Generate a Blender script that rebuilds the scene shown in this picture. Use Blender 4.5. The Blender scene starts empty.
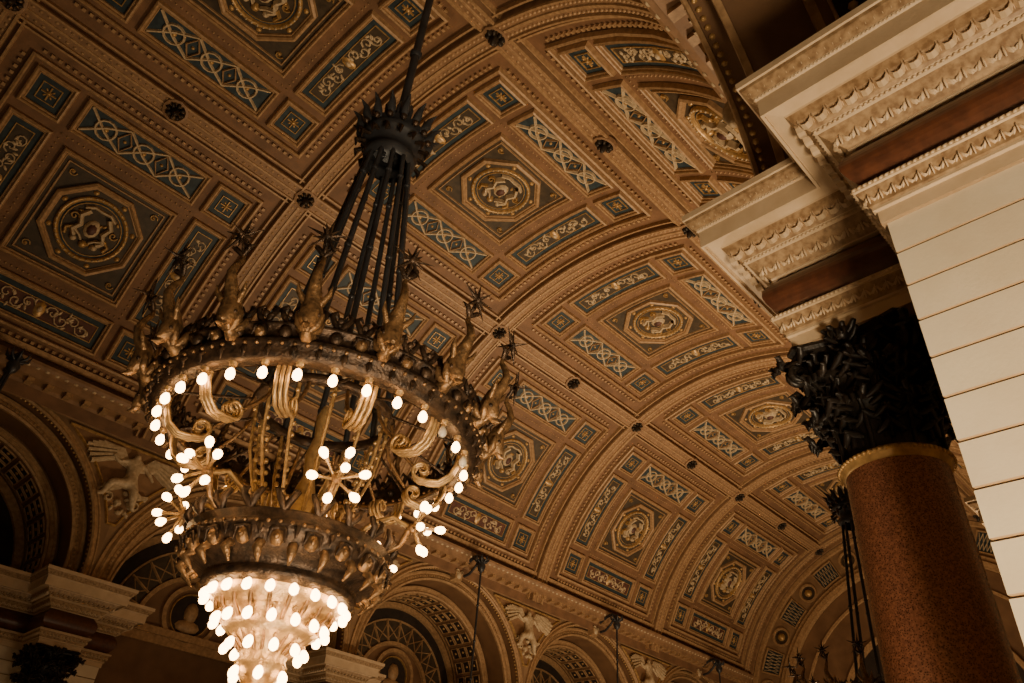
import bpy, math, random
from mathutils import Vector, Matrix
random.seed(7)
pi=math.pi; S=math.sin; C=math.cos
def rad(d): return d*pi/180.0
COL=bpy.context.scene.collection

# ------------------------------------------------------------------ materials
def mat(name,c1,c2=None,rough=.6,metal=0.,scale=4.,bump=.0,bscale=20.,emit=None,es=0.,detail=6.):
    m=bpy.data.materials.new(name); m.use_nodes=True
    nt=m.node_tree; b=nt.nodes['Principled BSDF']
    b.inputs['Roughness'].default_value=rough; b.inputs['Metallic'].default_value=metal
    tc=nt.nodes.new('ShaderNodeTexCoord')
    if c2 is None: c2=tuple(x*.7 for x in c1)
    nz=nt.nodes.new('ShaderNodeTexNoise'); nz.inputs['Scale'].default_value=scale; nz.inputs['Detail'].default_value=detail
    cr=nt.nodes.new('ShaderNodeValToRGB'); cr.color_ramp.elements[0].position=.35; cr.color_ramp.elements[1].position=.65
    cr.color_ramp.elements[0].color=(*c2,1); cr.color_ramp.elements[1].color=(*c1,1)
    nt.links.new(tc.outputs['Object'],nz.inputs['Vector']); nt.links.new(nz.outputs['Fac'],cr.inputs['Fac'])
    nt.links.new(cr.outputs['Color'],b.inputs['Base Color'])
    if bump>0:
        n2=nt.nodes.new('ShaderNodeTexNoise'); n2.inputs['Scale'].default_value=bscale; n2.inputs['Detail'].default_value=4
        bp=nt.nodes.new('ShaderNodeBump'); bp.inputs['Strength'].default_value=bump; bp.inputs['Distance'].default_value=.03
        nt.links.new(tc.outputs['Object'],n2.inputs['Vector']); nt.links.new(n2.outputs['Fac'],bp.inputs['Height']); nt.links.new(bp.outputs['Normal'],b.inputs['Normal'])
    if emit:
        b.inputs['Emission Color'].default_value=(*emit,1); b.inputs['Emission Strength'].default_value=es
    return m
M_field=mat('vault_plaster',(.235,.122,.062),(.16,.083,.042),.65,scale=2,bump=.25,bscale=14)
M_beam=mat('vault_beam',(.33,.19,.10),(.23,.13,.068),.6,scale=3,bump=.2,bscale=20)
M_trim=mat('vault_trim',(.48,.30,.155),(.32,.19,.095),.5,.05,scale=8)
M_teal=mat('panel_teal',(.030,.052,.062),(.016,.029,.037),.6,scale=5)
M_gold=mat('gilt_relief',(.62,.39,.16),(.36,.21,.08),.4,.35,scale=9)
M_cream=mat('cream_relief',(.64,.50,.32),(.44,.32,.19),.55,scale=9)
M_olive=mat('medallion_ground',(.075,.052,.030),(.045,.032,.020),.55,scale=5)
M_red=mat('panel_red',(.13,.05,.035),(.07,.03,.022),.6,scale=5)
M_boss=mat('boss_dark',(.05,.035,.022),(.025,.018,.013),.5,.3)
M_wall=mat('wall_tan',(.31,.19,.10),(.23,.135,.07),.65,scale=1.5,bump=.1,bscale=8)
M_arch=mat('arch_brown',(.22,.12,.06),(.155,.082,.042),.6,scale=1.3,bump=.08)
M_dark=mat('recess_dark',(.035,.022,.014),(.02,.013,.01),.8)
M_stone=mat('entablature_stone',(.64,.48,.31),(.54,.39,.24),.55,scale=3,bump=.12,bscale=30)
M_stone2=mat('entablature_carved',(.44,.29,.155),(.23,.135,.065),.5,.1,scale=14)
M_frieze=mat('frieze_porphyry',(.125,.045,.022),(.075,.028,.015),.3,scale=9)
M_pier=mat('pier_limestone',(.78,.67,.49),(.69,.57,.40),.6,scale=1.2,bump=.06,bscale=30)
M_groove=mat('pier_joint',(.45,.29,.15),(.38,.24,.12),.7)
M_cap=mat('capital_bronze',(.030,.021,.016),(.012,.010,.008),.42,.3,scale=9,bump=.2,bscale=30)
M_bronze=mat('chandelier_bronze',(.095,.058,.036),(.03,.021,.016),.4,.6,scale=20,bump=.3,bscale=50)
M_mid=mat('chandelier_gilt_bronze',(.36,.21,.10),(.13,.078,.04),.38,.65,scale=25,bump=.3,bscale=60)
M_brass=mat('chandelier_brass',(.56,.38,.18),(.33,.21,.10),.36,.55,scale=20,bump=.2,bscale=50)
M_rod=mat('chandelier_iron',(.050,.051,.057),(.03,.03,.033),.4,.3)
M_bulb=mat('bulb_glow',(1,.9,.7),(1,.9,.7),.3,emit=(1,.57,.23),es=20)
M_off=mat('bulb_glass',(.55,.5,.42),(.5,.45,.4),.15)
M_floor=mat('floor_tiles',(.20,.12,.07),(.11,.07,.045),.35,scale=1)
def granite():
    m=mat('red_granite',(.36,.15,.08),(.20,.08,.045),.25,scale=34,detail=12)
    nt=m.node_tree; b=nt.nodes['Principled BSDF']
    src=b.inputs['Base Color'].links[0].from_socket
    tc=[n for n in nt.nodes if n.type=='TEX_COORD'][0]
    v=nt.nodes.new('ShaderNodeTexVoronoi'); v.inputs['Scale'].default_value=60
    r=nt.nodes.new('ShaderNodeValToRGB'); r.color_ramp.elements[0].position=.18; r.color_ramp.elements[0].color=(.12,.11,.12,1)
    r.color_ramp.elements[1].position=.48; r.color_ramp.elements[1].color=(1,1,1,1)
    mx=nt.nodes.new('ShaderNodeMixRGB'); mx.blend_type='MULTIPLY'; mx.inputs[0].default_value=.85
    nt.links.new(tc.outputs['Object'],v.inputs['Vector']); nt.links.new(v.outputs['Distance'],r.inputs['Fac'])
    nt.links.new(src,mx.inputs[1]); nt.links.new(r.outputs['Color'],mx.inputs[2]); nt.links.new(mx.outputs[0],b.inputs['Base Color'])
    return m
M_gran=granite()

# ------------------------------------------------------------------ mesh builder
class MB:
    def __init__(s,mats): s.v=[];s.f=[];s.m=[];s.mats=list(mats);s.sm=[]
    def add(s,vs,fs,m,smooth=False):
        if m not in s.mats: s.mats.append(m)
        k=len(s.v); s.v.extend(vs); mi=s.mats.index(m)
        for f in fs: s.f.append(tuple(i+k for i in f)); s.m.append(mi); s.sm.append(smooth)
    def mesh(s,name):
        me=bpy.data.meshes.new(name); me.from_pydata([tuple(p) for p in s.v],[],s.f)
        for m in s.mats: me.materials.append(m)
        me.polygons.foreach_set('material_index',s.m); me.polygons.foreach_set('use_smooth',s.sm); me.update(); return me
    def build(s,name,loc=(0,0,0),rz=0):
        return place(name,s.mesh(name),loc,rz)
def place(name,me,loc=(0,0,0),rz=0,parent=None):
    o=bpy.data.objects.new(name,me); o.location=loc; o.rotation_euler=(0,0,rz); COL.objects.link(o)
    if parent: o.parent=parent
    return o
def grid(mb,pts,m,closed_u=False,smooth=False):
    nr=len(pts); nc=len(pts[0]); vs=[p for r in pts for p in r]; fs=[]
    for i in range(nr-1):
        for j in range(nc if closed_u else nc-1):
            a=i*nc+j; b=i*nc+(j+1)%nc; fs.append((a,b,b+nc,a+nc))
    mb.add(vs,fs,m,smooth)
def box(mb,mp,u0,u1,v0,v1,h0,h1,m,bev=0):
    c=[(u0,v0,h0),(u1,v0,h0),(u1,v1,h0),(u0,v1,h0),(u0+bev,v0+bev,h1),(u1-bev,v0+bev,h1),(u1-bev,v1-bev,h1),(u0+bev,v1-bev,h1)]
    mb.add([mp(*p) for p in c],[(0,1,5,4),(1,2,6,5),(2,3,7,6),(3,0,4,7),(4,5,6,7)],m)
def rectloop(cu,cv,a,b,o,n=5):
    a-=o;b-=o;P=[]
    cs=[(-a,-b),(a,-b),(a,b),(-a,b)]
    for i in range(4):
        p=cs[i];q=cs[(i+1)%4]
        for k in range(n): t=k/n; P.append((cu+p[0]+(q[0]-p[0])*t,cv+p[1]+(q[1]-p[1])*t))
    return P
def ngon(cu,cv,r,n,rot=0): return [(cu+r*C(rot+2*pi*i/n),cv+r*S(rot+2*pi*i/n)) for i in range(n)]
def rectframe(mb,mp,cu,cv,a,b,prof,m):
    rows=[[mp(u,v,h) for u,v in rectloop(cu,cv,a,b,o)] for o,h in prof]
    grid(mb,rows,m,True)
def ngonframe(mb,mp,cu,cv,n,prof,m,rot=0,smooth=False):
    rows=[[mp(u,v,h) for u,v in ngon(cu,cv,r,n,rot)] for r,h in prof]
    grid(mb,rows,m,True,smooth)
def fillrect(mb,mp,u0,u1,v0,v1,h,m,nu=4,nv=4):
    rows=[[mp(u0+(u1-u0)*j/nu,v0+(v1-v0)*i/nv,h) for j in range(nu+1)] for i in range(nv+1)]
    grid(mb,rows,m)
def disk(mb,mp,cu,cv,r,h,m,n=16,rot=0):
    P=[mp(u,v,h) for u,v in ngon(cu,cv,r,n,rot)]; mb.add(P+[mp(cu,cv,h)],[(i,(i+1)%n,n) for i in range(n)],m)
def ribbon(mb,mp,pts,w,h0,h1,m,closed=False):
    L=[];n=len(pts)
    for i,(x,y) in enumerate(pts):
        if closed: a=pts[i-1]; b=pts[(i+1)%n]
        else: a=pts[max(0,i-1)]; b=pts[min(n-1,i+1)]
        dx=b[0]-a[0];dy=b[1]-a[1];l=math.hypot(dx,dy) or 1
        nx=-dy/l*w/2;ny=dx/l*w/2
        L.append([mp(x+nx,y+ny,h0),mp(x+nx*.4,y+ny*.4,h1),mp(x-nx*.4,y-ny*.4,h1),mp(x-nx,y-ny,h0)])
    if closed: L.append(L[0])
    grid(mb,L,m)
def dome(mb,mp,u,v,ru,rv,h0,h,m,ns=8,nr=3,rot=0,smooth=True):
    rows=[]
    for i in range(nr):
        t=i/nr*pi/2
        rows.append([mp(u+C(rot)*ru*C(t)*C(a)-S(rot)*rv*C(t)*S(a),v+S(rot)*ru*C(t)*C(a)+C(rot)*rv*C(t)*S(a),h0+h*S(t)) for a in [2*pi*k/ns for k in range(ns)]])
    vs=[p for r in rows for p in r]+[mp(u,v,h0+h)];fs=[]
    for i in range(nr-1):
        for j in range(ns): a=i*ns+j;b=i*ns+(j+1)%ns; fs.append((a,b,b+ns,a+ns))
    for j in range(ns): fs.append(((nr-1)*ns+j,(nr-1)*ns+(j+1)%ns,nr*ns))
    mb.add(vs,fs,m,smooth)
def spiral(cx,cy,r0,turns,a0,dirn=1,n=16,r1=.02):
    return [(cx+(r0+(r1-r0)*k/n)*C(a0+dirn*2*pi*turns*k/n),cy+(r0+(r1-r0)*k/n)*S(a0+dirn*2*pi*turns*k/n)) for k in range(n+1)]
def tube(mb,pts,rs,n,m,cap=True,smooth=True):
    pts=[Vector(p) for p in pts]; N=len(pts)
    if not hasattr(rs,'__len__'): rs=[rs]*N
    rows=[];prev=None
    for i,p in enumerate(pts):
        T=(pts[min(N-1,i+1)]-pts[max(0,i-1)]).normalized()
        if prev is None:
            ref=Vector((0,0,1)) if abs(T.z)<.9 else Vector((1,0,0)); A=T.cross(ref).normalized()
        else:
            A=prev-T*prev.dot(T); A.normalize()
        B=T.cross(A); prev=A
        rows.append([tuple(p+A*(rs[i]*C(2*pi*k/n))+B*(rs[i]*S(2*pi*k/n))) for k in range(n)])
    grid(mb,rows,m,True,smooth)
    if cap:
        for r in (rows[0],rows[-1]): mb.add(r,[tuple(range(n))],m)
def lathe(mb,c,prof,n,m,smooth=True,lobes=0,amp=0):
    rows=[]
    for r,z in prof:
        rows.append([(c[0]+r*(1+amp*C(lobes*a))*C(a),c[1]+r*(1+amp*C(lobes*a))*S(a),c[2]+z) for a in [2*pi*k/n for k in range(n)]])
    grid(mb,rows,m,True,smooth)
def ball(mb,c,r,m,n=8,sz=1):
    lathe(mb,c,[(max(.0005,r*S(pi*i/5)),-r*sz*C(pi*i/5)) for i in range(6)],n,m)

# ------------------------------------------------------------------ dimensions
R=11.6; YC=14.4; ZC=9.3; GX=7.4
def vmap(cx,ph):
    return lambda u,v,h:(cx+u, YC+(R-h)*S(ph+v/R), ZC+(R-h)*C(ph+v/R))

# ------------------------------------------------------------------ vault
VM=[M_field,M_beam,M_trim,M_teal,M_gold,M_cream,M_olive,M_red,M_boss]
shell=MB(VM)
rows=[]
for i in range(97):
    ph=rad(-78+156*i/96); rows.append([(x,YC+(R+.1)*S(ph),ZC+(R+.1)*C(ph)) for x in [-12.6+60.5*j/24 for j in range(25)]])
grid(shell,rows,M_field,smooth=True)
shell.build('ceiling')

def panelframe(vb,mp,cu,cv,a,b,floor=M_teal):
    rectframe(vb,mp,cu,cv,a,b,[(-.03,-.1),(0,.04),(.05,.07),(.08,.04),(.09,-.02),(.12,-.02),(.14,.0),(.16,-.02),(.17,-.13)],M_trim)
    fillrect(vb,mp,cu-a+.165,cu+a-.165,cv-b+.165,cv+b-.165,-.09,floor)
def square(vb,mp,cu,cv):
    panelframe(vb,mp,cu,cv,.62,.62)
    rectframe(vb,mp,cu,cv,.30,.30,[(0,-.09),(.01,-.05),(.03,-.05),(.04,-.085)],M_gold)
    for k in range(4):
        a=pi/2*k
        ribbon(vb,mp,[(cu,cv),(cu+.22*C(a),cv+.22*S(a))],.06,-.088,-.04,M_gold)
        dome(vb,mp,cu+.13*C(a+pi/4),cv+.13*S(a+pi/4),.06,.03,-.088,.04,M_gold,6,2,a+pi/4)
    dome(vb,mp,cu,cv,.08,.08,-.088,.08,M_gold,8,2)
def lattice(vb,mp,cu,cv,L,W):
    panelframe(vb,mp,cu,cv,L,W)
    l=L-.2;w=W-.19
    for q in range(3):
        x0=cu-l+2*l*q/3; x1=x0+2*l/3; xm=(x0+x1)/2
        ribbon(vb,mp,[(x0,cv-w),(xm,cv+w*.2),(x1,cv+w)],.10,-.09,-.01,M_cream); ribbon(vb,mp,[(x0,cv+w),(xm,cv-w*.2),(x1,cv-w)],.10,-.09,-.01,M_cream)
        ribbon(vb,mp,ngon(xm,cv,w*.72,14),.09,-.09,-.005,M_cream,True)
        dome(vb,mp,xm,cv,.09,.09,-.09,.1,M_gold,8,2)
    for q in (1,2):
        x=cu-l+2*l*q/3; ribbon(vb,mp,[(x-.22,cv),(x,cv+w*.85),(x+.22,cv),(x,cv-w*.85)],.07,-.09,-.01,M_trim,True); dome(vb,mp,x,cv,.06,.06,-.09,.07,M_gold,6,2)
def arab(vb,mp,cu,cv,L,W,seed,fl=M_teal):
    panelframe(vb,mp,cu,cv,L,W)
    l=L-.32;w=W-.33
    fillrect(vb,mp,cu-l,cu+l,cv-w,cv+w,-.082,fl)
    rectframe(vb,mp,cu,cv,l,w,[(0,-.09),(.01,-.055),(.03,-.055),(.04,-.08)],M_gold)
    rnd=random.Random(seed)
    for sd in (-1,1):
        n=4
        for i in range(n):
            x=cu+sd*(.38+i*(l-.45)/n); y=cv+(.06 if i%2 else -.06)
            ribbon(vb,mp,spiral(x,y,w*.72,1.2,pi if sd>0 else 0,1 if (i%2)^(sd>0) else -1,10),.055,-.08,-.03,M_cream)
            for q in range(3):
                dome(vb,mp,x+rnd.uniform(-.2,.2),y+rnd.uniform(-w*.7,w*.7),.10,.045,-.08,.06,M_cream,6,2,rnd.uniform(0,3))
    dome(vb,mp,cu,cv,.17,w*.9,-.08,.07,M_gold,8,2); dome(vb,mp,cu,cv,.08,.12,-.03,.08,M_cream,8,2)
def medal(vb,mp,seed):
    panelframe(vb,mp,0,0,1.9,1.9,M_olive)
    rectframe(vb,mp,0,0,1.64,1.64,[(0,-.09),(.02,-.03),(.05,-.03),(.07,-.088)],M_trim)
    r8=pi/8
    ngonframe(vb,mp,0,0,8,[(1.58,-.09),(1.56,.03),(1.48,.07),(1.42,.03),(1.40,-.03),(1.36,-.03),(1.34,-.075)],M_trim,r8)
    disk(vb,mp,0,0,1.36,-.075,M_olive,8,r8)
    ngonframe(vb,mp,0,0,32,[(1.10,-.075),(1.08,.02),(1.04,.05),(.99,.02),(.97,-.03),(.95,-.06)],M_gold,0,True)
    disk(vb,mp,0,0,.98,-.062,M_teal,24)
    ngonframe(vb,mp,0,0,28,[(.90,-.06),(.89,-.02),(.87,-.02),(.86,-.055)],M_gold)
    disk(vb,mp,0,0,.87,-.055,M_olive,24)
    for k in range(8):
        a=2*pi*k/8+pi/8; dome(vb,mp,1.22*C(a),1.22*S(a),.08,.1,-.075,.07,M_gold,6,2,a)
    for k in range(36):
        a=2*pi*k/36; dome(vb,mp,1.04*C(a),1.04*S(a),.04,.04,.03,.05,M_cream,5,2)
    for sx in (-1,1):
        for sy in (-1,1):
            ribbon(vb,mp,spiral(sx*1.36,sy*1.36,.14,1.2,0,sx*sy,10),.05,-.088,-.02,M_gold)
            dome(vb,mp,sx*1.36,sy*1.36,.06,.06,-.088,.06,M_gold,6,2)
    rnd=random.Random(seed)
    dome(vb,mp,0,-.02,.24,.32,-.05,.14,M_cream,10,3); dome(vb,mp,0,.0,.15,.2,.06,.08,M_red,8,2)
    for sd in (-1,1):
        ribbon(vb,mp,[(sd*.30,-.55),(sd*.48,-.28),(sd*.36,.0),(sd*.50,.25),(sd*.36,.42)],.18,-.05,.12,M_cream)
        dome(vb,mp,sd*.34,.50,.11,.11,-.05,.18,M_cream,8,3)
        ribbon(vb,mp,[(sd*.48,.2),(sd*.25,.32),(sd*.12,.45)],.09,-.03,.12,M_cream)
        ribbon(vb,mp,[(sd*.5,.15),(sd*.68,.3),(sd*.62,.5)],.12,-.05,.06,M_gold)
        ribbon(vb,mp,spiral(sd*.64,-.15,.15,1.2,0,sd,10),.07,-.05,.05,M_gold)
        ribbon(vb,mp,[(0,-.68),(sd*.25,-.70),(sd*.5,-.55)],.12,-.05,.05,M_cream)
    dome(vb,mp,0,.55,.14,.14,-.05,.16,M_gold,8,3)
    for k in range(10): dome(vb,mp,rnd.uniform(-.6,.6),rnd.uniform(-.6,.6),.09,.05,-.05,.08,M_gold,6,2,rnd.uniform(0,3))
def cell(vb,cx,ph,row,seed):
    mp=vmap(cx,ph)
    rectframe(vb,mp,0,0,3.95,3.95,[(-.02,-.1),(0,.04),(.07,.07),(.1,.04),(.11,-.1)],M_trim)
    for su in (-1,1):
        for sv in (-1,1): square(vb,mp,su*3.05,sv*3.05)
    sw=lambda a,b,h:mp(b,a,h)
    for sv in (-1,1):
        inner = (row==0) or (row*sv<0)
        if inner: lattice(vb,mp,0,sv*3.05,2.1,.62)
        else: arab(vb,mp,0,sv*3.05,2.1,.64,seed+sv,M_red)
    for su in (-1,1): arab(vb,sw,0,su*3.05,2.1,.62,seed+5+su,M_olive)
    for k in range(26):
        p=-2.2+4.4*k/25
        for s_ in (-1,1):
            dome(vb,mp,p,s_*2.2,.035,.035,-.1,.05,M_trim,5,2); dome(vb,mp,s_*2.2,p,.035,.035,-.1,.05,M_trim,5,2)
    for k in range(34):
        p=-3.7+7.4*k/33
        for s_ in (-1,1):
            box(vb,mp,p-.05,p+.05,s_*4.12-.05,s_*4.12+.05,-.1,-.02,M_trim); box(vb,mp,s_*4.12-.05,s_*4.12+.05,p-.05,p+.05,-.1,-.02,M_trim)
    medal(vb,mp,seed)
cof=MB(VM)
for k in range(-1,5):
    cx=2.4+10*k
    for row in (-1,0,1):
        cell(cof,cx,rad(49.5*row),row,k*10+row*3+50)
cof.build('ceiling_coffers')
ribs=MB(VM)
def strip_t(x0,x1,h0,h1,m,n=90,p0=-77,p1=77):
    rows=[]
    for i in range(n+1):
        ph=rad(p0+(p1-p0)*i/n); mp=vmap(0,ph)
        rows.append([mp(x0,0,h0),mp(x0+.02,0,h1),mp(x1-.02,0,h1),mp(x1,0,h0)])
    grid(ribs,rows,m)
def strip_l(ph,v0,v1,h0,h1,m,xa=-12.6,xb=47.9):
    mp=vmap(0,ph)
    grid(ribs,[[mp(x,v0,h0),mp(x,v0+.02,h1),mp(x,(v0+v1)/2,h1),mp(x,v1-.02,h1),mp(x,v1,h0)] for x in [xa+(xb-xa)*j/20 for j in range(21)]],m)
for k in range(-2,5):
    x=GX+10*k
    strip_t(x-.36,x+.36,-.1,.14,M_beam)
    strip_t(x-.06,x+.06,.14,.18,M_trim)
    for s_ in (-1,1):
        strip_t(x+s_*.30-.05,x+s_*.30+.05,.14,.20,M_trim); strip_t(x+s_*.50-.05,x+s_*.50+.05,-.1,.06,M_trim)
    for i in range(150):
        mp=vmap(x,rad(-75+150*i/149))
        for s_ in (-1,1): dome(ribs,mp,s_*.17,0,.05,.07,.14,.04,M_trim,5,2)
PB=25.0
for s_ in (-1,1):
    ph=rad(PB*s_)
    strip_l(ph,-.36,.36,-.1,.12,M_beam); strip_l(ph,-.05,.05,.12,.15,M_trim)
    for t in (-1,1):
        strip_l(ph,t*.30-.05,t*.30+.05,.12,.18,M_trim); strip_l(ph,t*.5-.05,t*.5+.05,-.1,.05,M_trim)
    for i in range(260):
        mp=vmap(-12+59.5*i/259,ph); 
        dome(ribs,mp,0,.17,.06,.045,.12,.04,M_trim,5,2); dome(ribs,mp,0,-.17,.06,.045,.12,.04,M_trim,5,2)
    e=rad(70.8*s_); strip_l(e,-.12,.12,-.1,.05,M_trim)
    for k in range(-2,5):
        for xx in (GX+10*k,2.4+10*k):
            mp=vmap(xx,ph)
            ngonframe(ribs,mp,0,0,12,[(.42,.08),(.40,.2),(.32,.22),(.28,.14)],M_beam)
            dome(ribs,mp,0,0,.14,.14,.1,.42,M_boss,8,3)
            for q in range(8):
                a=2*pi*q/8; dome(ribs,mp,.22*C(a),.22*S(a),.13,.07,.1,.24,M_boss,6,2,a)
ribs.build('ceiling_ribs')

# ------------------------------------------------------------------ main cornice below the vault
CM=[M_wall,M_trim,M_cream,M_gold,M_arch]
cor=MB(CM)
prof=[(0,11.8),(.1,11.84),(.12,11.92),(.2,11.96),(.2,12.08),(.36,12.12),(.4,12.22),(.8,12.27),(.84,12.42),(.98,12.48),(1.06,12.58),(1.08,12.68),(.7,12.76),(.45,13.0)]
grid(cor,[[(x,2.7+o,z) for o,z in prof] for x in (-12.6,47.9)],M_beam)
for i in range(300):
    x=-12.4+60*i/300
    mp=lambda u,v,h:(x+u,2.7+h,v)
    box(cor,mp,0,.11,11.96,12.08,.18,.3,M_trim)
for i in range(101):
    x=-12.4+60*i/100
    mp=lambda u,v,h:(x+u,2.7+h,v)
    box(cor,mp,0,.2,12.13,12.26,.3,.74,M_trim)
for i in range(200):
    x=-12.4+60*i/200
    mp=lambda u,v,h:(x+u,2.7+h,v); dome(cor,mp,.1,12.5,.09,.05,.96,.06,M_cream,6,2)
cme=cor.mesh('cornice'); place('trim_1',cme); place('trim_2',cme,(35.3,28.8,0),pi)

# ------------------------------------------------------------------ arcade bay
AM=[M_wall,M_arch,M_trim,M_cream,M_gold,M_olive,M_dark]
def arcade():
    b=MB(AM); ZS=7.2
    def face(Ro,y,m,ztop,xh,n=64):
        up=[];lo=[]
        xs=[-xh]+[-Ro*C(pi*i/n) for i in range(n+1)]+[xh]
        for i,x in enumerate(xs):
            z=7.12 if (i==0 or i==len(xs)-1) else ZS+math.sqrt(max(0,Ro*Ro-x*x))
            if i in (1,len(xs)-2): z=7.12
            lo.append((x,y,z)); up.append((x,y,ztop))
        grid(b,[lo,up],m)
    def soffit(Ro,y0,y1,m,n=64):
        pts=[(Ro,7.12)]+[(Ro*C(pi*i/n),ZS+Ro*S(pi*i/n)) for i in range(n+1)]+[(-Ro,7.12)]
        grid(b,[[(x,y0,z) for x,z in pts],[(x,y1,z) for x,z in pts]],m,smooth=True)
    face(4.75,2.7,M_wall,12.0,5.0)
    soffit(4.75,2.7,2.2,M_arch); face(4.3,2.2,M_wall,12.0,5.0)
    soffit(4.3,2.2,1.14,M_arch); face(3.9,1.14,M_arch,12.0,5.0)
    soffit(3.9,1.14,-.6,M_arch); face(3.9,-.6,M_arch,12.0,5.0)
    grid(b,[[(-5,2.7,12),(5,2.7,12)],[(-5,-.6,12),(5,-.6,12)]],M_wall)
    def ring(y,prof,m,n=64,a0=0,a1=pi):
        rows=[]
        for i in range(n+1):
            a=a0+(a1-a0)*i/n; rows.append([(r*C(a),y+h,ZS+r*S(a)) for r,h in prof])
        grid(b,rows,m,smooth=False)
    ring(2.7,[(4.72,0),(4.72,.06),(4.78,.1),(4.84,.06),(4.86,.03),(4.9,.03),(4.93,.07),(4.97,.07),(4.98,0)],M_trim)
    ring(2.2,[(4.28,0),(4.28,.1),(4.36,.13),(4.42,.08),(4.5,.08),(4.56,.05),(4.6,.12),(4.68,.12),(4.7,0)],M_trim)
    ring(1.14,[(3.88,0),(3.88,.1),(3.95,.13),(4.0,.07),(4.1,.07),(4.13,.12),(4.2,.12),(4.22,0)],M_trim)
    ring(-.6,[(4.22,0),(4.2,-.12),(4.0,-.1),(3.88,-.12),(3.88,0)],M_trim)
    for i in range(100):
        a=pi*(i+.5)/100
        def mp(u,v,h,a=a): return ((4.75-h)*C(a)-v*S(a),2.62+u,ZS+(4.75-h)*S(a)+v*C(a))
        dome(b,mp,0,0,.05,.05,0,.06,M_gold,6,2)
        def mp2(u,v,h,a=a): return ((4.46+u)*C(a),2.28+h,ZS+(4.46+u)*S(a))
        dome(b,mp2,0,0,.05,.05,0,.05,M_trim,5,2)
    n=18
    for i in range(n):
        a=pi*(i+.5)/n
        def mp(u,v,h,a=a): 
            aa=a+v/3.9; return ((3.9-h)*C(aa),.27+u,ZS+(3.9-h)*S(aa))
        for uu in (-.52,.0,.52):
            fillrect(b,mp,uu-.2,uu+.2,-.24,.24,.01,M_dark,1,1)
            rectframe(b,mp,uu,0,.23,.27,[(0,0),(.01,.05),(.04,.05),(.05,.01)],M_trim)
            dome(b,mp,uu,0,.07,.07,.01,.05,M_gold,6,2)
    mp=lambda u,v,h:(u,2.7+h,v)
    box(b,mp,-.25,.25,11.5,11.98,0,.32,M_trim,.05); dome(b,mp,0,11.75,.15,.2,.3,.12,M_cream,8,3)
    for s in (-1,1): ribbon(b,mp,spiral(s*.12,11.88,.12,1.2,0,s,10),.05,.3,.38,M_cream)
    return b.mesh('arcade_bay')
ame=arcade()
for k in range(-1,5): place('wall_arcade_far' ,ame,(2.35+10*k,28.8,0),pi)
for k in range(0,5): place('wall_arcade_near',ame,(2.35+10*k,0,0),0)
def figure_mesh():
    me=bpy.data.meshes.new('fig'); 
    V=[(0,0,-.35),(0,0,0),(.02,.02,.35),(.03,.03,.55),(.04,.06,.75),
       (.25,.03,.42),(.5,.06,.25),(.72,.08,.45),(-.22,.03,.42),(-.45,.06,.2),(-.62,.1,-.05),
       (.16,.1,-.42),(.5,.22,-.5),(.62,.12,-.95),(.75,.12,-1.0),(-.14,.08,-.42),(-.2,.2,-.7),(-.32,.1,-1.15),(-.42,.12,-1.2)]
    E=[(0,1),(1,2),(2,3),(3,4),(2,5),(5,6),(6,7),(2,8),(8,9),(9,10),(0,11),(11,12),(12,13),(13,14),(0,15),(15,16),(16,17),(17,18)]
    rr=[.2,.16,.2,.08,.13,.09,.07,.045,.09,.07,.045,.17,.13,.08,.05,.17,.14,.08,.05]
    me.from_pydata(V,E,[]); ob=bpy.data.objects.new('fig',me); COL.objects.link(ob)
    ob.modifiers.new('s','SKIN'); ob.modifiers.new('ss','SUBSURF').levels=1
    for i,sv in enumerate(me.skin_vertices[0].data): sv.radius=(rr[i],rr[i]); sv.use_root=(i==0)
    bpy.context.view_layer.update()
    dg=bpy.context.evaluated_depsgraph_get(); out=bpy.data.meshes.new_from_object(ob.evaluated_get(dg))
    vs=[tuple(v.co) for v in out.vertices]; fs=[tuple(p.vertices) for p in out.polygons]
    bpy.data.objects.remove(ob); return vs,fs
fv,ff=figure_mesh()
sp=MB(AM)
mp=lambda u,v,h:(u,2.7+h,v)
zs=[8.95+2.7*i/14 for i in range(15)]
hw=[max(.05,5-math.sqrt(5.12**2-(z-7.2)**2)) for z in zs]
grid(sp,[[mp(-w,z,.02),mp(0,z,.02),mp(w,z,.02)] for z,w in zip(zs,hw)],M_beam)
bd=[(w-.05,z) for z,w in zip(zs,hw)]+[(-w+.05,z) for z,w in reversed(list(zip(zs,hw)))]
ribbon(sp,mp,bd,.1,.01,.09,M_gold,True)
sp.add([(x*1.15,2.7+.12+y*1.1,10.7+z*1.0) for x,y,z in fv],ff,M_cream,True)
for s in (-1,1):
    for q in range(7):
        a=rad(15+q*11); L=1.1+.12*q if q<4 else 1.5-.1*(q-3)
        x0,z0=s*.15,10.95
        ribbon(sp,mp,[(x0,z0),(x0+s*L*.5*C(a*.6),z0+L*.42*S(a*.8)+.05),(x0+s*L*C(a*.45)*1.15,z0+L*.55*S(a*.7)-.35+.05*q)],.17,.03,.2-.01*q,M_cream)
    ribbon(sp,mp,spiral(s*.45,9.75,.2,1.3,0,s,12),.09,.03,.14,M_cream)
    ribbon(sp,mp,[(s*.1,10.3),(s*.5,10.05),(s*.75,9.75+.35)],.2,.03,.22,M_cream)
    ribbon(sp,mp,spiral(s*1.35,11.3,.2,1.3,0,-s,12),.08,.03,.12,M_cream)
for q in range(14): dome(sp,mp,random.uniform(-.35,.35),random.uniform(9.3,10.2),.12,.07,.03,.15,M_cream,6,2,random.uniform(0,3))
spm=sp.mesh('spandrel_relief')
for k in range(-1,4): place('trim_spandrel_relief',spm,(7.35+10*k,28.8,0),pi)
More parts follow.
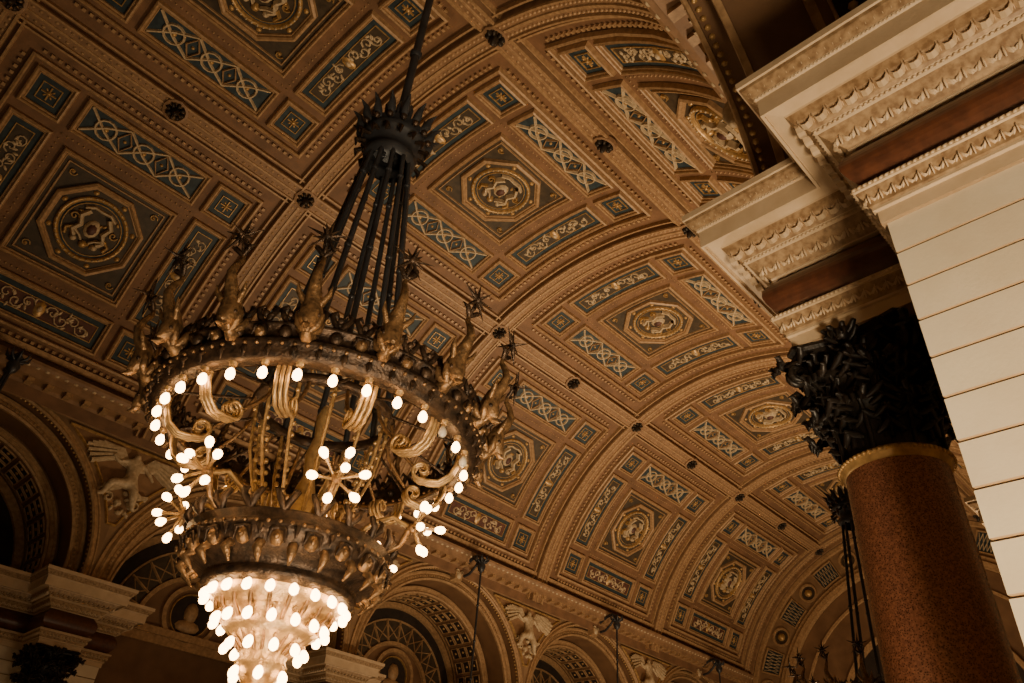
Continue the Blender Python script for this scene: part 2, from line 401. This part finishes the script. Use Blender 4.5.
for k in range(0,4): place('trim_spandrel_relief',spm,(7.35+10*k,0,0),0)
lu=MB(AM); mp=lambda u,v,h:(u,-.85+h,v)
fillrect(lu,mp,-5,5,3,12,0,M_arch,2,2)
def lring(r0,r1,h,m,a0=0,a1=pi,zc=7.2,n=40):
    rows=[]
    for i in range(n+1):
        a=a0+(a1-a0)*i/n; rows.append([mp(r*C(a),zc+r*S(a),hh) for r,hh in ((r0,0),(r0+.02,h),(r1-.02,h),(r1,0))])
    grid(lu,rows,m)
lring(3.55,3.85,.12,M_trim); lring(3.0,3.1,.06,M_trim); lring(1.9,2.1,.12,M_trim)
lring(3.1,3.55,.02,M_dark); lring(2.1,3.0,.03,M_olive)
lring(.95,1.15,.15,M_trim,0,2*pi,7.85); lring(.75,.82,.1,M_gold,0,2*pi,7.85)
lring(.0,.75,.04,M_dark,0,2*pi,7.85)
dome(lu,mp,0,7.95,.28,.4,.04,.2,M_trim,10,3); dome(lu,mp,0,7.45,.5,.25,.04,.15,M_trim,10,3)
for i in range(13):
    a=pi*i/12; ribbon(lu,mp,[(2.1*C(a),7.2+2.1*S(a)),(3.0*C(a),7.2+3.0*S(a))],.1,.03,.1,M_trim)
    ribbon(lu,mp,[(2.2*C(a),7.2+2.2*S(a)),(2.9*C(a+pi/12),7.2+2.9*S(a+pi/12))],.05,.03,.07,M_trim)
    ribbon(lu,mp,[(2.9*C(a),7.2+2.9*S(a)),(2.2*C(a+pi/12),7.2+2.2*S(a+pi/12))],.05,.03,.07,M_trim)
box(lu,mp,-5,5,6.9,7.15,0,.25,M_trim); box(lu,mp,-5,5,6.6,6.9,0,.12,M_trim)
lum=lu.mesh('lunette')
for k in range(-1,5): place('wall_lunette',lum,(2.35+10*k,28.8,0),pi)

# ------------------------------------------------------------------ pier + entablature
OUT=[(-1.86,-4),(-1.86,1.14),(-.62,1.14),(-.62,2.62),(.62,2.62),(.62,1.14),(1.86,1.14),(1.86,-4)]
def norms(P):
    N=[]
    for i in range(len(P)-1):
        dx=P[i+1][0]-P[i][0];dy=P[i+1][1]-P[i][1];l=math.hypot(dx,dy);N.append((-dy/l,dx/l))
    return N
def offs(P,o):
    N=norms(P);Q=[]
    for i,p in enumerate(P):
        if i==0: n=N[0]
        elif i==len(P)-1: n=N[-1]
        else: n=(N[i-1][0]+N[i][0],N[i-1][1]+N[i][1])
        Q.append((p[0]+o*n[0],p[1]+o*n[1]))
    return Q
def sweep(mb,P,prof,m,smooth=False):
    grid(mb,[[(x,y,z) for x,y in offs(P,o)] for o,z in prof],m)
def along(P,o,spacing,fn):
    Q=offs(P,o);N=norms(P)
    for i in range(len(Q)-1):
        p,q=Q[i],Q[i+1];L=math.hypot(q[0]-p[0],q[1]-p[1]);t=((q[0]-p[0])/L,(q[1]-p[1])/L);n=N[i]
        k=max(1,int(L/spacing+.5))
        for j in range(k):
            s=(j+.5)*L/k;c=(p[0]+t[0]*s,p[1]+t[1]*s)
            fn(lambda u,v,h,c=c,t=t,n=n:(c[0]+t[0]*u+n[0]*h,c[1]+t[1]*u+n[1]*h,v),L/k)
EM=[M_stone,M_stone2,M_frieze,M_pier,M_gold]
en=MB(EM)
sweep(en,OUT,[(-.3,5.08),(0,5.08),(0,5.22),(.03,5.23),(.03,5.26)],M_stone)
sweep(en,OUT,[(.03,5.26),(.045,5.28),(.06,5.36),(.11,5.44)],M_stone2)
sweep(en,OUT,[(.11,5.44),(.13,5.45),(.13,5.50),(.03,5.52)],M_stone)
sweep(en,OUT,[(.01+.16*S(pi*i/12),5.52+.56*i/12) for i in range(13)],M_frieze)
sweep(en,OUT,[(.01,6.08),(.07,6.08),(.07,6.10)],M_stone)
sweep(en,OUT,[(.07,6.10),(.09,6.12),(.17,6.20),(.25,6.29)],M_stone2)
sweep(en,OUT,[(.25,6.29),(.28,6.30),(.28,6.33),(.29,6.34)],M_stone)
sweep(en,OUT,[(.29,6.34),(.32,6.36),(.40,6.44),(.45,6.53)],M_stone2)
sweep(en,OUT,[(.45,6.53),(.46,6.55),(.60,6.57),(.60,6.53),(.63,6.53),(.63,6.78),(.65,6.79),(.66,6.82)],M_stone)
sweep(en,OUT,[(.66,6.82),(.68,6.84),(.74,6.91),(.75,6.95)],M_stone2)
sweep(en,OUT,[(.75,6.95),(.77,6.96),(.77,7.05),(.3,7.10),(-.6,7.10)],M_stone)
en.add([(x,y,5.08) for x,y in OUT],[tuple(range(8))],M_stone)
en.add([(x,y,7.09) for x,y in OUT],[tuple(range(8))],M_stone)
def egg(zc,hh,dep,mat_=M_stone):
    def f(mp,L):
        dome(en,mp,0,zc,L*.25,hh*.9,-.04,dep,mat_,8,3)
        ribbon(en,mp,[(-L*.44,zc+hh),(-L*.42,zc-hh*.4),(-L*.24,zc-hh*1.1),(0,zc-hh*1.3),(L*.24,zc-hh*1.1),(L*.42,zc-hh*.4),(L*.44,zc+hh)],.02,-.03,dep*.7,mat_)
        dome(en,mp,L*.5,zc,L*.05,hh,-.03,dep*.7,mat_,5,2)
    return f
def leafrow(zc,hh,dep,k=1):
    def f(mp,L):
        for s in (-1,1):
            dome(en,mp,s*L*.20,zc,L*.13,hh,-.03,dep*.8,M_stone,6,2,s*.45)
            dome(en,mp,s*L*.36,zc-hh*.35,L*.09,hh*.5,-.03,dep*.7,M_stone,6,2,s*.9)
        dome(en,mp,0,zc,L*.08,hh*1.15,-.02,dep,M_stone,6,2)
    return f
def bead(z,r,dep): return lambda mp,L: dome(en,mp,0,z,L*.4,r,-.005,dep,M_stone,6,2)
along(OUT,.075,.11,leafrow(5.36,.06,.05))
along(OUT,.135,.05,bead(5.475,.018,.018))
along(OUT,.16,.16,leafrow(6.19,.075,.06))
along(OUT,.285,.05,bead(6.315,.014,.016))
along(OUT,.37,.15,egg(6.435,.07,.06))
along(OUT,.70,.08,leafrow(6.885,.04,.03))
along(OUT,.655,.04,bead(6.80,.013,.015))
eme=en.mesh('entablature')
PO=[(-1.82,-4),(-1.82,1.10),(1.82,1.10),(1.82,-4)]
pr=MB(EM)
z=5.08; h=.372
while z>-6:
    sweep(pr,PO,[(0,z),(0,z-h+.028)],M_pier)
    sweep(pr,PO,[(0,z-h+.028),(-.012,z-h+.02),(-.035,z-h+.017),(-.035,z-h+.002),(0,z-h)],M_groove); z-=h
pme=pr.mesh('pier')
def leaf(mb,ax,ay,ang,z0,H,W,r0,out,m,nz=12):
    rows=[];stem=[]
    for i in range(nz+1):
        t=i/nz
        zz=z0+H*(1.08*S(min(1,t*1.02)*pi*.58)) if t<.86 else z0+H*(1.08*S(.86*1.02*pi*.58))-H*.9*(t-.86)
        r=r0+.02+out*t**2.4
        w=W*(.75+.35*S(pi*t*.9)) if t<.8 else W*(.95*(1-(t-.8)/.2*.75))
        w*=.8
        row=[]
        for s in (-1,-.66,-.33,0,.33,.66,1):
            rr=r-.06*s*s+.015*C(s*9)
            a=ang+s*w/max(r0,.3)
            row.append((ax+rr*C(a),ay+rr*S(a),zz-.05*abs(s)*H))
        rows.append(row); stem.append((r,zz,w))
    grid(mb,rows,m,smooth=True)
    tube(mb,[(ax+(r+.015)*C(ang),ay+(r+.015)*S(ang),zz) for r,zz,w in stem],[.024]*(nz)+[.008],5,m)
    for i in range(2,nz+1,2):
        r,zz,w=stem[i]
        for s in (-1,1):
            f=(w*1.0+W*.22)/max(r0,.3); j=random.uniform(-.01,.01)
            a1=ang+s*f*.35; a2=ang+s*f*.75; a3=ang+s*f*1.05
            tube(mb,[(ax+r*C(a1),ay+r*S(a1),zz-.05),(ax+(r+.02)*C(a2),ay+(r+.02)*S(a2),zz),(ax+(r+.06)*C(a3),ay+(r+.06)*S(a3),zz+.05+j),(ax+(r+.10)*C(a3),ay+(r+.10)*S(a3),zz+.035+j)],[.022,.040,.030,.005],6,m)
    r,zz,w=stem[-1]
    for s in (-1,0,1):
        a=ang+s*.09; tube(mb,[(ax+r*C(a),ay+r*S(a),zz),(ax+(r+.05)*C(a),ay+(r+.05)*S(a),zz-.03),(ax+(r+.05)*C(a),ay+(r+.05)*S(a),zz-.10)],[.036,.034,.005],5,m)
cl=MB([M_gran,M_cap,M_gold,M_stone])
cy=2.07
sh=[(.56,-4.6)]+[(.56-.085*((i/20)**1.7),-4.5+8.1*i/20) for i in range(21)]
lathe(cl,(0,cy,0),sh,64,M_gran)
lathe(cl,(0,cy,0),[(.475,3.60),(.495,3.61),(.50,3.64),(.51,3.65),(.53,3.68),(.51,3.715),(.48,3.72)],64,M_gold)
for i in range(64):
    a=2*pi*i/64; ball(cl,(.525*C(a),cy+.525*S(a),3.68),.022,M_gold,6)
lathe(cl,(0,cy,0),[(.56,-4.5),(.62,-4.5),(.66,-4.6),(.62,-4.7),(.58,-4.75),(.64,-4.85),(.72,-4.95),(.66,-5.05),(.74,-5.05),(.74,-5.3)],48,M_stone)
box(cl,lambda u,v,h:(u,cy+v,h),-.85,.85,-.85,.85,-6,-5.3,M_stone)
lathe(cl,(0,cy,0),[(.46,3.72),(.45,4.1),(.46,4.4),(.5,4.65),(.58,4.86),(.6,4.95)],48,M_cap)
for i in range(8): leaf(cl,0,cy,2*pi*i/8,3.72,.50,.18,.46,.24,M_cap,10)
for i in range(8): leaf(cl,0,cy,2*pi*(i+.5)/8,3.80,.80,.18,.45,.32,M_cap,12)
for i in range(8): leaf(cl,0,cy,2*pi*(i+.25)/8,4.32,.42,.12,.47,.24,M_cap,8)
for q in range(4):
    a0=pi/4+pi/2*q
    leaf(cl,0,cy,a0,4.25,.62,.13,.5,.46,M_cap,10)
    for sd in (-1,1):
        P=[]
        for t in range(8): 
            tt=t/7; P.append((.48+.32*tt**1.6,4.3+.50*tt))
        P+=[(.78+(.10*(1-.8*k/18))*C(pi*.3-2*pi*1.7*k/18)+.02,4.74+(.10*(1-.8*k/18))*S(pi*.3-2*pi*1.7*k/18)) for k in range(19)]
        tube(cl,[(r*C(a0)+ -sd*.045*S(a0),cy+r*S(a0)+sd*.045*C(a0),z) for r,z in P],[.022+.012*min(1,k/8) for k in range(len(P))],6,M_cap)
        am=a0+sd*pi/4
        P=[(.5+.05*t/6,-sd*(.32-.2*t/6),4.3+.42*t/6) for t in range(7)]+[(.6,-sd*(.10+.075*(1-.8*k/12)*C(2*pi*1.3*k/12)-.02),4.72+.075*(1-.8*k/12)*S(2*pi*1.3*k/12)) for k in range(13)]
        tube(cl,[(r*C(am)-w*S(am),cy+r*S(am)+w*C(am),z) for r,w,z in P],.024,5,M_cap)
def abac(s):
    P=[]
    for q in range(4):
        a=pi/4+pi/2*q; b=a+pi/2
        c0=(1.0*s*C(a+.09),1.0*s*S(a+.09)); c1=(1.0*s*C(b-.09),1.0*s*S(b-.09)); P.append(c0)
        for k in range(1,8):
            t=k/8; x=c0[0]+(c1[0]-c0[0])*t; y=c0[1]+(c1[1]-c0[1])*t; d=1-.17*S(pi*t); P.append((x*d,y*d))
        P.append(c1)
    return P
rows=[[(x,cy+y,z) for x,y in abac(s)] for s,z in ((.6,4.94),(.80,4.95),(.82,4.99),(.79,5.01),(.85,5.04),(.85,5.08))]
grid(cl,rows,M_cap,True)
for q in range(4):
    a=pi/2*q; leaf(cl,0,cy,a,4.72,.30,.12,.56,.14,M_cap,8); ball(cl,(.66*C(a),cy+.66*S(a),4.99),.08,M_cap)
cme2=cl.mesh('corinthian_column')
for k in range(-1,5):
    place('trim_entablature',eme,(7.35+10*k,28.8,0),pi); place('wall_pier_far',pme,(7.35+10*k,28.8,0),pi); place('corinthian_column',cme2,(7.35+10*k,28.8,0),pi)
for k in range(-1,5):
    place('trim_entablature',eme,(7.35+10*k,0,0),0); place('wall_pier_near',pme,(7.35+10*k,0,0),0); place('corinthian_column',cme2,(7.35+10*k,0,0),0)

# ------------------------------------------------------------------ chandelier
def chandelier():
    b=MB([M_bronze,M_brass,M_rod,M_bulb,M_off,M_mid])
    P=lambda r,a,z:(r*C(a),r*S(a),z)
    def bulb(p,d,m=M_bulb,s=.80):
        p=Vector(p);d=Vector(d).normalized()
        tube(b,[p,p+d*.035*s],[.018*s,.018*s],5,M_brass)
        prof=[(.03,.015),(.050,.028),(.075,.037),(.100,.034),(.118,.020),(.124,.003)]
        tube(b,[p+d*t*s for t,_ in prof],[r*s for _,r in prof],8,m,False)
    tube(b,[(0,0,5.9),(0,0,12.3)],.045,8,M_rod)
    for zz in (7.2,8.7,10.2,11.7): ball(b,(0,0,zz),.07,M_rod)
    tube(b,[(0,-1.1,12.2),(0,-.7,12.42),(0,-.3,12.5),(0,0,12.35),(0,0,12.2)],[.09,.08,.07,.09,.05],8,M_rod)
    tube(b,[(0,-1.1,11.7),(0,-.75,11.75),(0,-.4,12.0),(0,-.1,12.35)],.06,6,M_rod)
    lathe(b,(0,0,11.9),[(.01,-.25),(.14,-.15),(.2,.05),(.12,.2),(.24,.3),(.05,.45)],12,M_rod)
    for i in range(8): 
        a=2*pi*i/8; tube(b,[P(.1,a,12.1),P(.30,a,12.2),P(.36,a,12.42)],[.04,.05,.008],5,M_rod)
    lathe(b,(0,0,0),[(.02,6.1),(.06,6.05),(.05,5.98),(.14,5.92),(.12,5.85),(.28,5.82),(.31,5.78),(.28,5.73),(.31,5.70),(.28,5.66),(.22,5.60),(.20,5.52),(.25,5.48),(.24,5.42),(.2,5.38)],32,M_rod)
    for i in range(16):
        a=2*pi*i/16
        tube(b,[P(.28,a,5.76),P(.34,a,5.82),P(.36,a,5.90),P(.43,a,5.95)],[.035,.045,.03,.006],6,M_rod)
        ball(b,P(.325,a,5.74),.035,M_bronze,6)
        tube(b,[P(.25,a+.2,5.80),P(.28,a+.2,5.92),P(.27,a+.2,6.02)],[.03,.028,.004],5,M_rod)
        tube(b,[P(.26,a,5.62),P(.34,a,5.58),P(.33,a,5.50)],[.02,.025,.006],5,M_bronze)
    for i in range(12):
        a=2*pi*i/12+.1
        tube(b,[P(.20,a,5.42),P(.47,a,2.68)],.023,6,M_rod)
        for f in (.12,.5,.9): 
            ball(b,P(.20+.27*f,a,5.42-2.74*f),.034,M_rod,6)
        tube(b,[P(.47,a,2.68),P(.42,a,2.3),P(.22,a,1.70)],[.014,.012,.012],5,M_brass)
        for f in range(12): ball(b,P(.465-.24*f/12,a,2.6-.88*f/12),.019,M_brass,6)
        tube(b,[P(.47,a,2.68),P(1.02,a+.13,2.50)],.011,5,M_bronze)
    lathe(b,(0,0,2.68),[(.45,-.03),(.49,-.03),(.51,0),(.49,.04),(.45,.04),(.43,0),(.45,-.03)],40,M_bronze)
    lathe(b,(0,0,0),[(.99,2.46),(.99,2.43),(1.0,2.42),(1.08,2.42),(1.09,2.43),(1.11,2.45),(1.11,2.47),(1.14,2.49),(1.15,2.52),(1.12,2.54),(1.12,2.60),(1.15,2.61),(1.16,2.63),(1.12,2.64),(1.08,2.62),(1.05,2.58),(1.04,2.52),(.99,2.46)],96,M_bronze)
    lathe(b,(0,0,0),[(.985,2.45),(.977,2.437),(.985,2.425)],96,M_mid)
    for i in range(96):
        a=2*pi*i/96; ball(b,P(.99,a,2.465),.013,M_mid,5); ball(b,P(1.14,a,2.49),.014,M_mid,5)
    for i in range(48):
        a=2*pi*i/48
        # little masks and scroll cresting
        ball(b,P(1.135,a,2.57),.040,M_mid if i%2 else M_bronze,7,1.1); ball(b,P(1.035,a,2.56),.030,M_bronze,6)
        if i%2: 
            ball(b,P(1.172,a,2.565),.014,M_mid,5)
            for s in (-1,1): tube(b,[P(1.15,a,2.60),P(1.16,a+s*.03,2.59),P(1.15,a+s*.04,2.54)],[.014,.016,.004],5,M_bronze)
        for s in (-1,1):
            tube(b,[P(1.12,a,2.63),P(1.14,a+s*.03,2.68),P(1.13,a+s*.055,2.74),P(1.12,a+s*.03,2.77),P(1.12,a+s*.015,2.74)],[.02,.02,.018,.014,.006],5,M_bronze)
        ball(b,P(1.14,a,2.70),.024,M_bronze,6)
        tube(b,[P(1.12,a+.065,2.48),P(1.14,a+.065,2.44),P(1.12,a+.065,2.405)],[.016,.018,.004],5,M_bronze)
    for i in range(32):
        a=2*pi*(i+.5)/32
        tube(b,[P(1.045,a,2.43),P(1.04,a,2.40)],[.03,.022],6,M_brass)
        bulb(P(1.04,a,2.405),(0,0,-1),M_off if i in (25,27) else M_bulb)
    for i in range(16):
        a=2*pi*(i+.3)/16
        er=Vector((C(a),S(a),0)); et=Vector((-S(a),C(a),0)); ez=Vector((0,0,1))
        for q in range(6):
            th=2*pi*q/6; o=er*C(th)+et*S(th); c0=Vector(P(1.19,a,2.54))
            tube(b,[c0,c0+o*.055+ez*.04,c0+o*.075+ez*.10,c0+o*.09+ez*.12],[.02,.03,.022,.003],5,M_mid)
        tube(b,[P(1.11,a,2.56),P(1.17,a,2.53),P(1.20,a,2.55)],[.035,.045,.03],6,M_mid)
        pts=[(1.30,2.555),(1.275,2.57),(1.245,2.61),(1.235,2.67),(1.26,2.74),(1.31,2.80),(1.34,2.87),(1.325,2.94),(1.295,3.0),(1.30,3.05)]
        tube(b,[P(r,a,z) for r,z in pts],[.012,.042,.068,.068,.052,.038,.029,.023,.018,.012],8,M_mid)
        tube(b,[P(1.245,a,2.59),P(1.285,a,2.525),P(1.32,a,2.515)],[.03,.022,.004],6,M_mid)
        for s in (-1,1):
            ball(b,tuple(Vector(P(1.262,a,2.625))+et*s*.055),.015,M_bronze,6)
            tube(b,[Vector(P(1.25,a,2.70))+et*s*.04,Vector(P(1.29,a,2.76))+et*s*.09,Vector(P(1.31,a,2.81))+et*s*.10],[.024,.018,.004],5,M_mid)
            tube(b,[Vector(P(1.30,a,3.04)),Vector(P(1.33,a,3.08))+et*s*.05,Vector(P(1.30,a,3.12))+et*s*.07],[.016,.018,.003],5,M_bronze)
        c=Vector(P(1.36,a,3.15)); tube(b,[P(1.30,a,3.04),c],[.014,.012],5,M_bronze); ball(b,c,.028,M_bronze,6)
        for q in range(10):
            th=2*pi*q/10+.2; d=et*C(th)+ez*S(th)
            tube(b,[c,c+d*(.15 if q%2==0 else .09)],[.018,.002],4,M_bronze,False)
        for s in (-1,1): tube(b,[c,c+s*er*.12],[.018,.002],4,M_bronze,False)
    for i in range(12):
        a=2*pi*(i+.5)/12
        for s in (-1,0,1):
            sp_=[(.76+.075*(1-.8*k/14)*C(-pi*.4-2*pi*1.2*k/14),2.30+.075*(1-.8*k/14)*S(-pi*.4-2*pi*1.2*k/14)) for k in range(15)]
            pts=[(1.0,2.45),(.99,2.36),(.95,2.27),(.88,2.22),(.80,2.22)]+sp_
            tube(b,[P(r,a+s*.032/max(r,.4),z) for r,z in pts],[.015]*5+[.015-.0005*k for k in range(15)],5,M_brass)
        tube(b,[P(.70,a,2.33),P(.60,a,2.43),P(.53,a,2.53),P(.49,a,2.64)],[.012,.015,.015,.012],5,M_mid)
    lathe(b,(0,0,0),[(.02,2.75),(.05,2.65),(.03,2.5),(.06,2.35),(.04,2.2),(.08,2.05),(.10,1.95),(.06,1.85),(.14,1.74)],20,M_brass)
    # basket
    lathe(b,(0,0,0),[(.14,1.70),(.56,1.70),(.61,1.71),(.64,1.69),(.61,1.66),(.64,1.63),(.65,1.60),(.62,1.57),(.60,1.53),(.54,1.49),(.47,1.46),(.45,1.43),(.47,1.41),(.46,1.38),(.40,1.36)],64,M_bronze)
    for i in range(20):
        a=2*pi*i/20
        ball(b,P(.61,a,1.54),.046,M_mid,8,1.2); ball(b,P(.645,a,1.53),.020,M_mid,6)
        for s in (-1,1): 
            tube(b,[P(.62,a,1.70),P(.66,a+s*.05,1.75),P(.65,a+s*.09,1.80),P(.63,a+s*.05,1.82)],[.022,.022,.018,.005],5,M_bronze)
            tube(b,[P(.63,a,1.585),P(.65,a+s*.06,1.57),P(.63,a+s*.08,1.50)],[.016,.016,.004],5,M_bronze)
        ball(b,P(.64,a,1.76),.022,M_mid,6)
        tube(b,[P(.57,a+.157,1.52),P(.61,a+.157,1.47),P(.55,a+.157,1.41)],[.03,.03,.008],6,M_mid)
        tube(b,[P(.60,a+.157,1.60),P(.665,a+.157,1.58),P(.64,a+.157,1.53)],[.02,.02,.004],5,M_bronze)
    for i in range(60): a=2*pi*i/60; ball(b,P(.645,a,1.615),.013,M_mid,5)
    for i in range(6):
        a=2*pi*(i+.22)/6
        tube(b,[P(.3,a,1.72),P(.5,a,1.90),P(.62,a,1.95),P(.74,a,1.88)],[.018,.018,.016,.018],6,M_brass)
        tube(b,[P(.58,a,1.7),P(.69,a,1.76),P(.74,a,1.88)],[.025,.018,.025],6,M_mid)
        c=Vector(P(.76,a,1.88)); ball(b,c,.038,M_mid)
        er=Vector((C(a),S(a),0)); et=Vector((-S(a),C(a),0)); ez=Vector((0,0,1))
        for q in range(6):
            th=2*pi*q/6+.3; d=(er*.45+et*C(th)+ez*S(th)).normalized()
            tube(b,[c,c+d*.12],.010,5,M_brass,False); bulb(c+d*.115,d,M_bulb,.74)
        tube(b,[c,c+er*.13],.010,5,M_brass,False); bulb(c+er*.12,er,M_bulb,.74)
    # lower tiers
    lathe(b,(0,0,0),[(.40,1.37),(.38,1.32),(.31,1.27),(.26,1.22),(.28,1.18),(.22,1.13),(.15,1.08),(.13,1.02),(.15,.98),(.11,.92),(.07,.86),(.06,.80),(.10,.75),(.12,.70),(.09,.62),(.04,.56),(.05,.52),(.01,.46)],40,M_brass,True,20,.02)
    for i in range(20):
        a=2*pi*i/20; tube(b,[P(.37,a,1.36),P(.34,a,1.26),P(.24,a,1.16),P(.14,a,1.05)],[.016,.014,.012,.01],5,M_mid)
    for (r,zz,n,o) in ((.40,1.38,20,.45),(.31,1.25,15,.35),(.21,1.12,10,.35),(.14,.98,6,.3)):
        for i in range(n):
            a=2*pi*i/n; d=Vector((C(a)*o,S(a)*o,-1)).normalized()
            tube(b,[P(r-.05,a,zz+.02),P(r,a,zz)],[.02,.02],5,M_brass); bulb(P(r,a,zz),d,M_bulb,.78)
    for i in range(10):
        a=2*pi*i/10; tube(b,[P(.08,a,.86),P(.17,a,.84),P(.21,a,.76),P(.16,a,.70),P(.13,a,.73)],[.016,.018,.018,.014,.008],6,M_brass)
    return b.mesh('chandelier')
chm=chandelier()
CY=4.3
place('chandelier',chm,(2.29,CY,0),0); place('chandelier',chm,(12.29,CY,0),0)
for k in range(0,5): place('chandelier',chm,(2.5+10*k,28.8-CY,0),pi)

# ------------------------------------------------------------------ end wall
ew=MB(AM+[M_teal,M_red])
mp=lambda u,v,h:(47.9-h,YC+u,ZC+v)
fillrect(ew,mp,-14.4,14.4,-15.3,12.2,0,M_wall,2,2)
def ering(r0,r1,h,m,n=64,h0=0):
    rows=[]
    for i in range(n+1):
        a=pi*i/n; rows.append([mp(r*C(a),r*S(a),hh) for r,hh in ((r0,h0),(r0+.03,h),(r1-.03,h),(r1,h0))])
    grid(ew,rows,m)
ering(.0,8.6,.04,M_arch); ering(8.6,9.0,.35,M_trim); ering(9.0,9.3,.2,M_trim); ering(10.9,11.2,.2,M_trim); ering(11.2,11.6,.3,M_beam)
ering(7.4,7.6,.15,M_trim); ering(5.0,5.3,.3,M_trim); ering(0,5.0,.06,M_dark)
n=19
for i in range(n):
    a=pi*(i+.5)/n
    def m2(u,v,h,a=a):
        aa=a+v/10.1; r=10.1+u; return mp(r*C(aa),r*S(aa),h)
    if i%2==0:
        fillrect(ew,m2,-.6,.6,-.7,.7,.03,M_teal,2,2); rectframe(ew,m2,0,0,.65,.75,[(0,0),(.02,.12),(.08,.12),(.1,.03)],M_trim)
        for q in range(6):
            t=-.6+q*.2
            ribbon(ew,m2,[(-.5,t-.0),(.5,t+.2)],.05,.03,.08,M_cream); ribbon(ew,m2,[(-.5,t+.2),(.5,t)],.05,.03,.08,M_cream)
    else:
        ngonframe(ew,m2,0,0,20,[(.6,0),(.58,.12),(.48,.12),(.44,.03)],M_trim); disk(ew,m2,0,0,.46,.03,M_olive); dome(ew,m2,0,0,.25,.25,.03,.2,M_gold)
ew.build('wall_end')
fl=MB([M_floor]); grid(fl,[[(-20,-10,-6),(50,-10,-6)],[(-20,34,-6),(50,34,-6)]],M_floor); fl.build('floor')

# ------------------------------------------------------------------ lights
def area(name,loc,target,size,power,col,spread=180):
    l=bpy.data.lights.new(name,'AREA'); l.shape='DISK'; l.size=size; l.energy=power; l.color=col; l.spread=rad(spread)
    o=bpy.data.objects.new(name,l); o.location=loc
    d=Vector(target)-Vector(loc); o.rotation_euler=d.to_track_quat('-Z','Y').to_euler(); COL.objects.link(o); return o
W=(1,.73,.44)
area('vault_fill',(9,13,-4),(13,13,20),3,260,W)  # this group: added area lights below view to brighten the vault, no real fixtures
area('vault_fill',(20,11,-4),(21,9,20),3,2500,W,140)
area('vault_fill',(32,12,-4),(32,11,20),3,1500,W,140)
area('vault_fill',(43,14,-4),(43,15,20),3,500,W)
area('near_fill',(1.4,-2.6,-2.6),(6.0,1.0,3.2),2.2,400,(1,.78,.50),100)  # added unseen fill to brighten the near pier and entablature, no lamp stands here
area('near_fill',(.3,1.6,-3.2),(2.3,4.3,2.6),.8,32,(1,.72,.42),60)  # added unseen fill from below to lift the chandelier metalwork
w=bpy.data.worlds.new('w'); bpy.context.scene.world=w; w.use_nodes=True
w.node_tree.nodes['Background'].inputs[0].default_value=(1,.75,.5,1); w.node_tree.nodes['Background'].inputs[1].default_value=.035

# ------------------------------------------------------------------ camera
cd=bpy.data.cameras.new('camera'); cam=bpy.data.objects.new('camera',cd); COL.objects.link(cam)
cd.sensor_width=36; cd.lens=36*750/1024; cd.clip_end=300; cd.clip_start=.05
r=Vector((.6886,-.7225,.069)).normalized(); f=Vector((.5530,.5831,.5962)); f=(f-r*f.dot(r)).normalized(); u=r.cross(f)
cam.matrix_world=Matrix(((r.x,u.x,-f.x,0),(r.y,u.y,-f.y,0),(r.z,u.z,-f.z,0),(0,0,0,1)))
bpy.context.scene.camera=cam
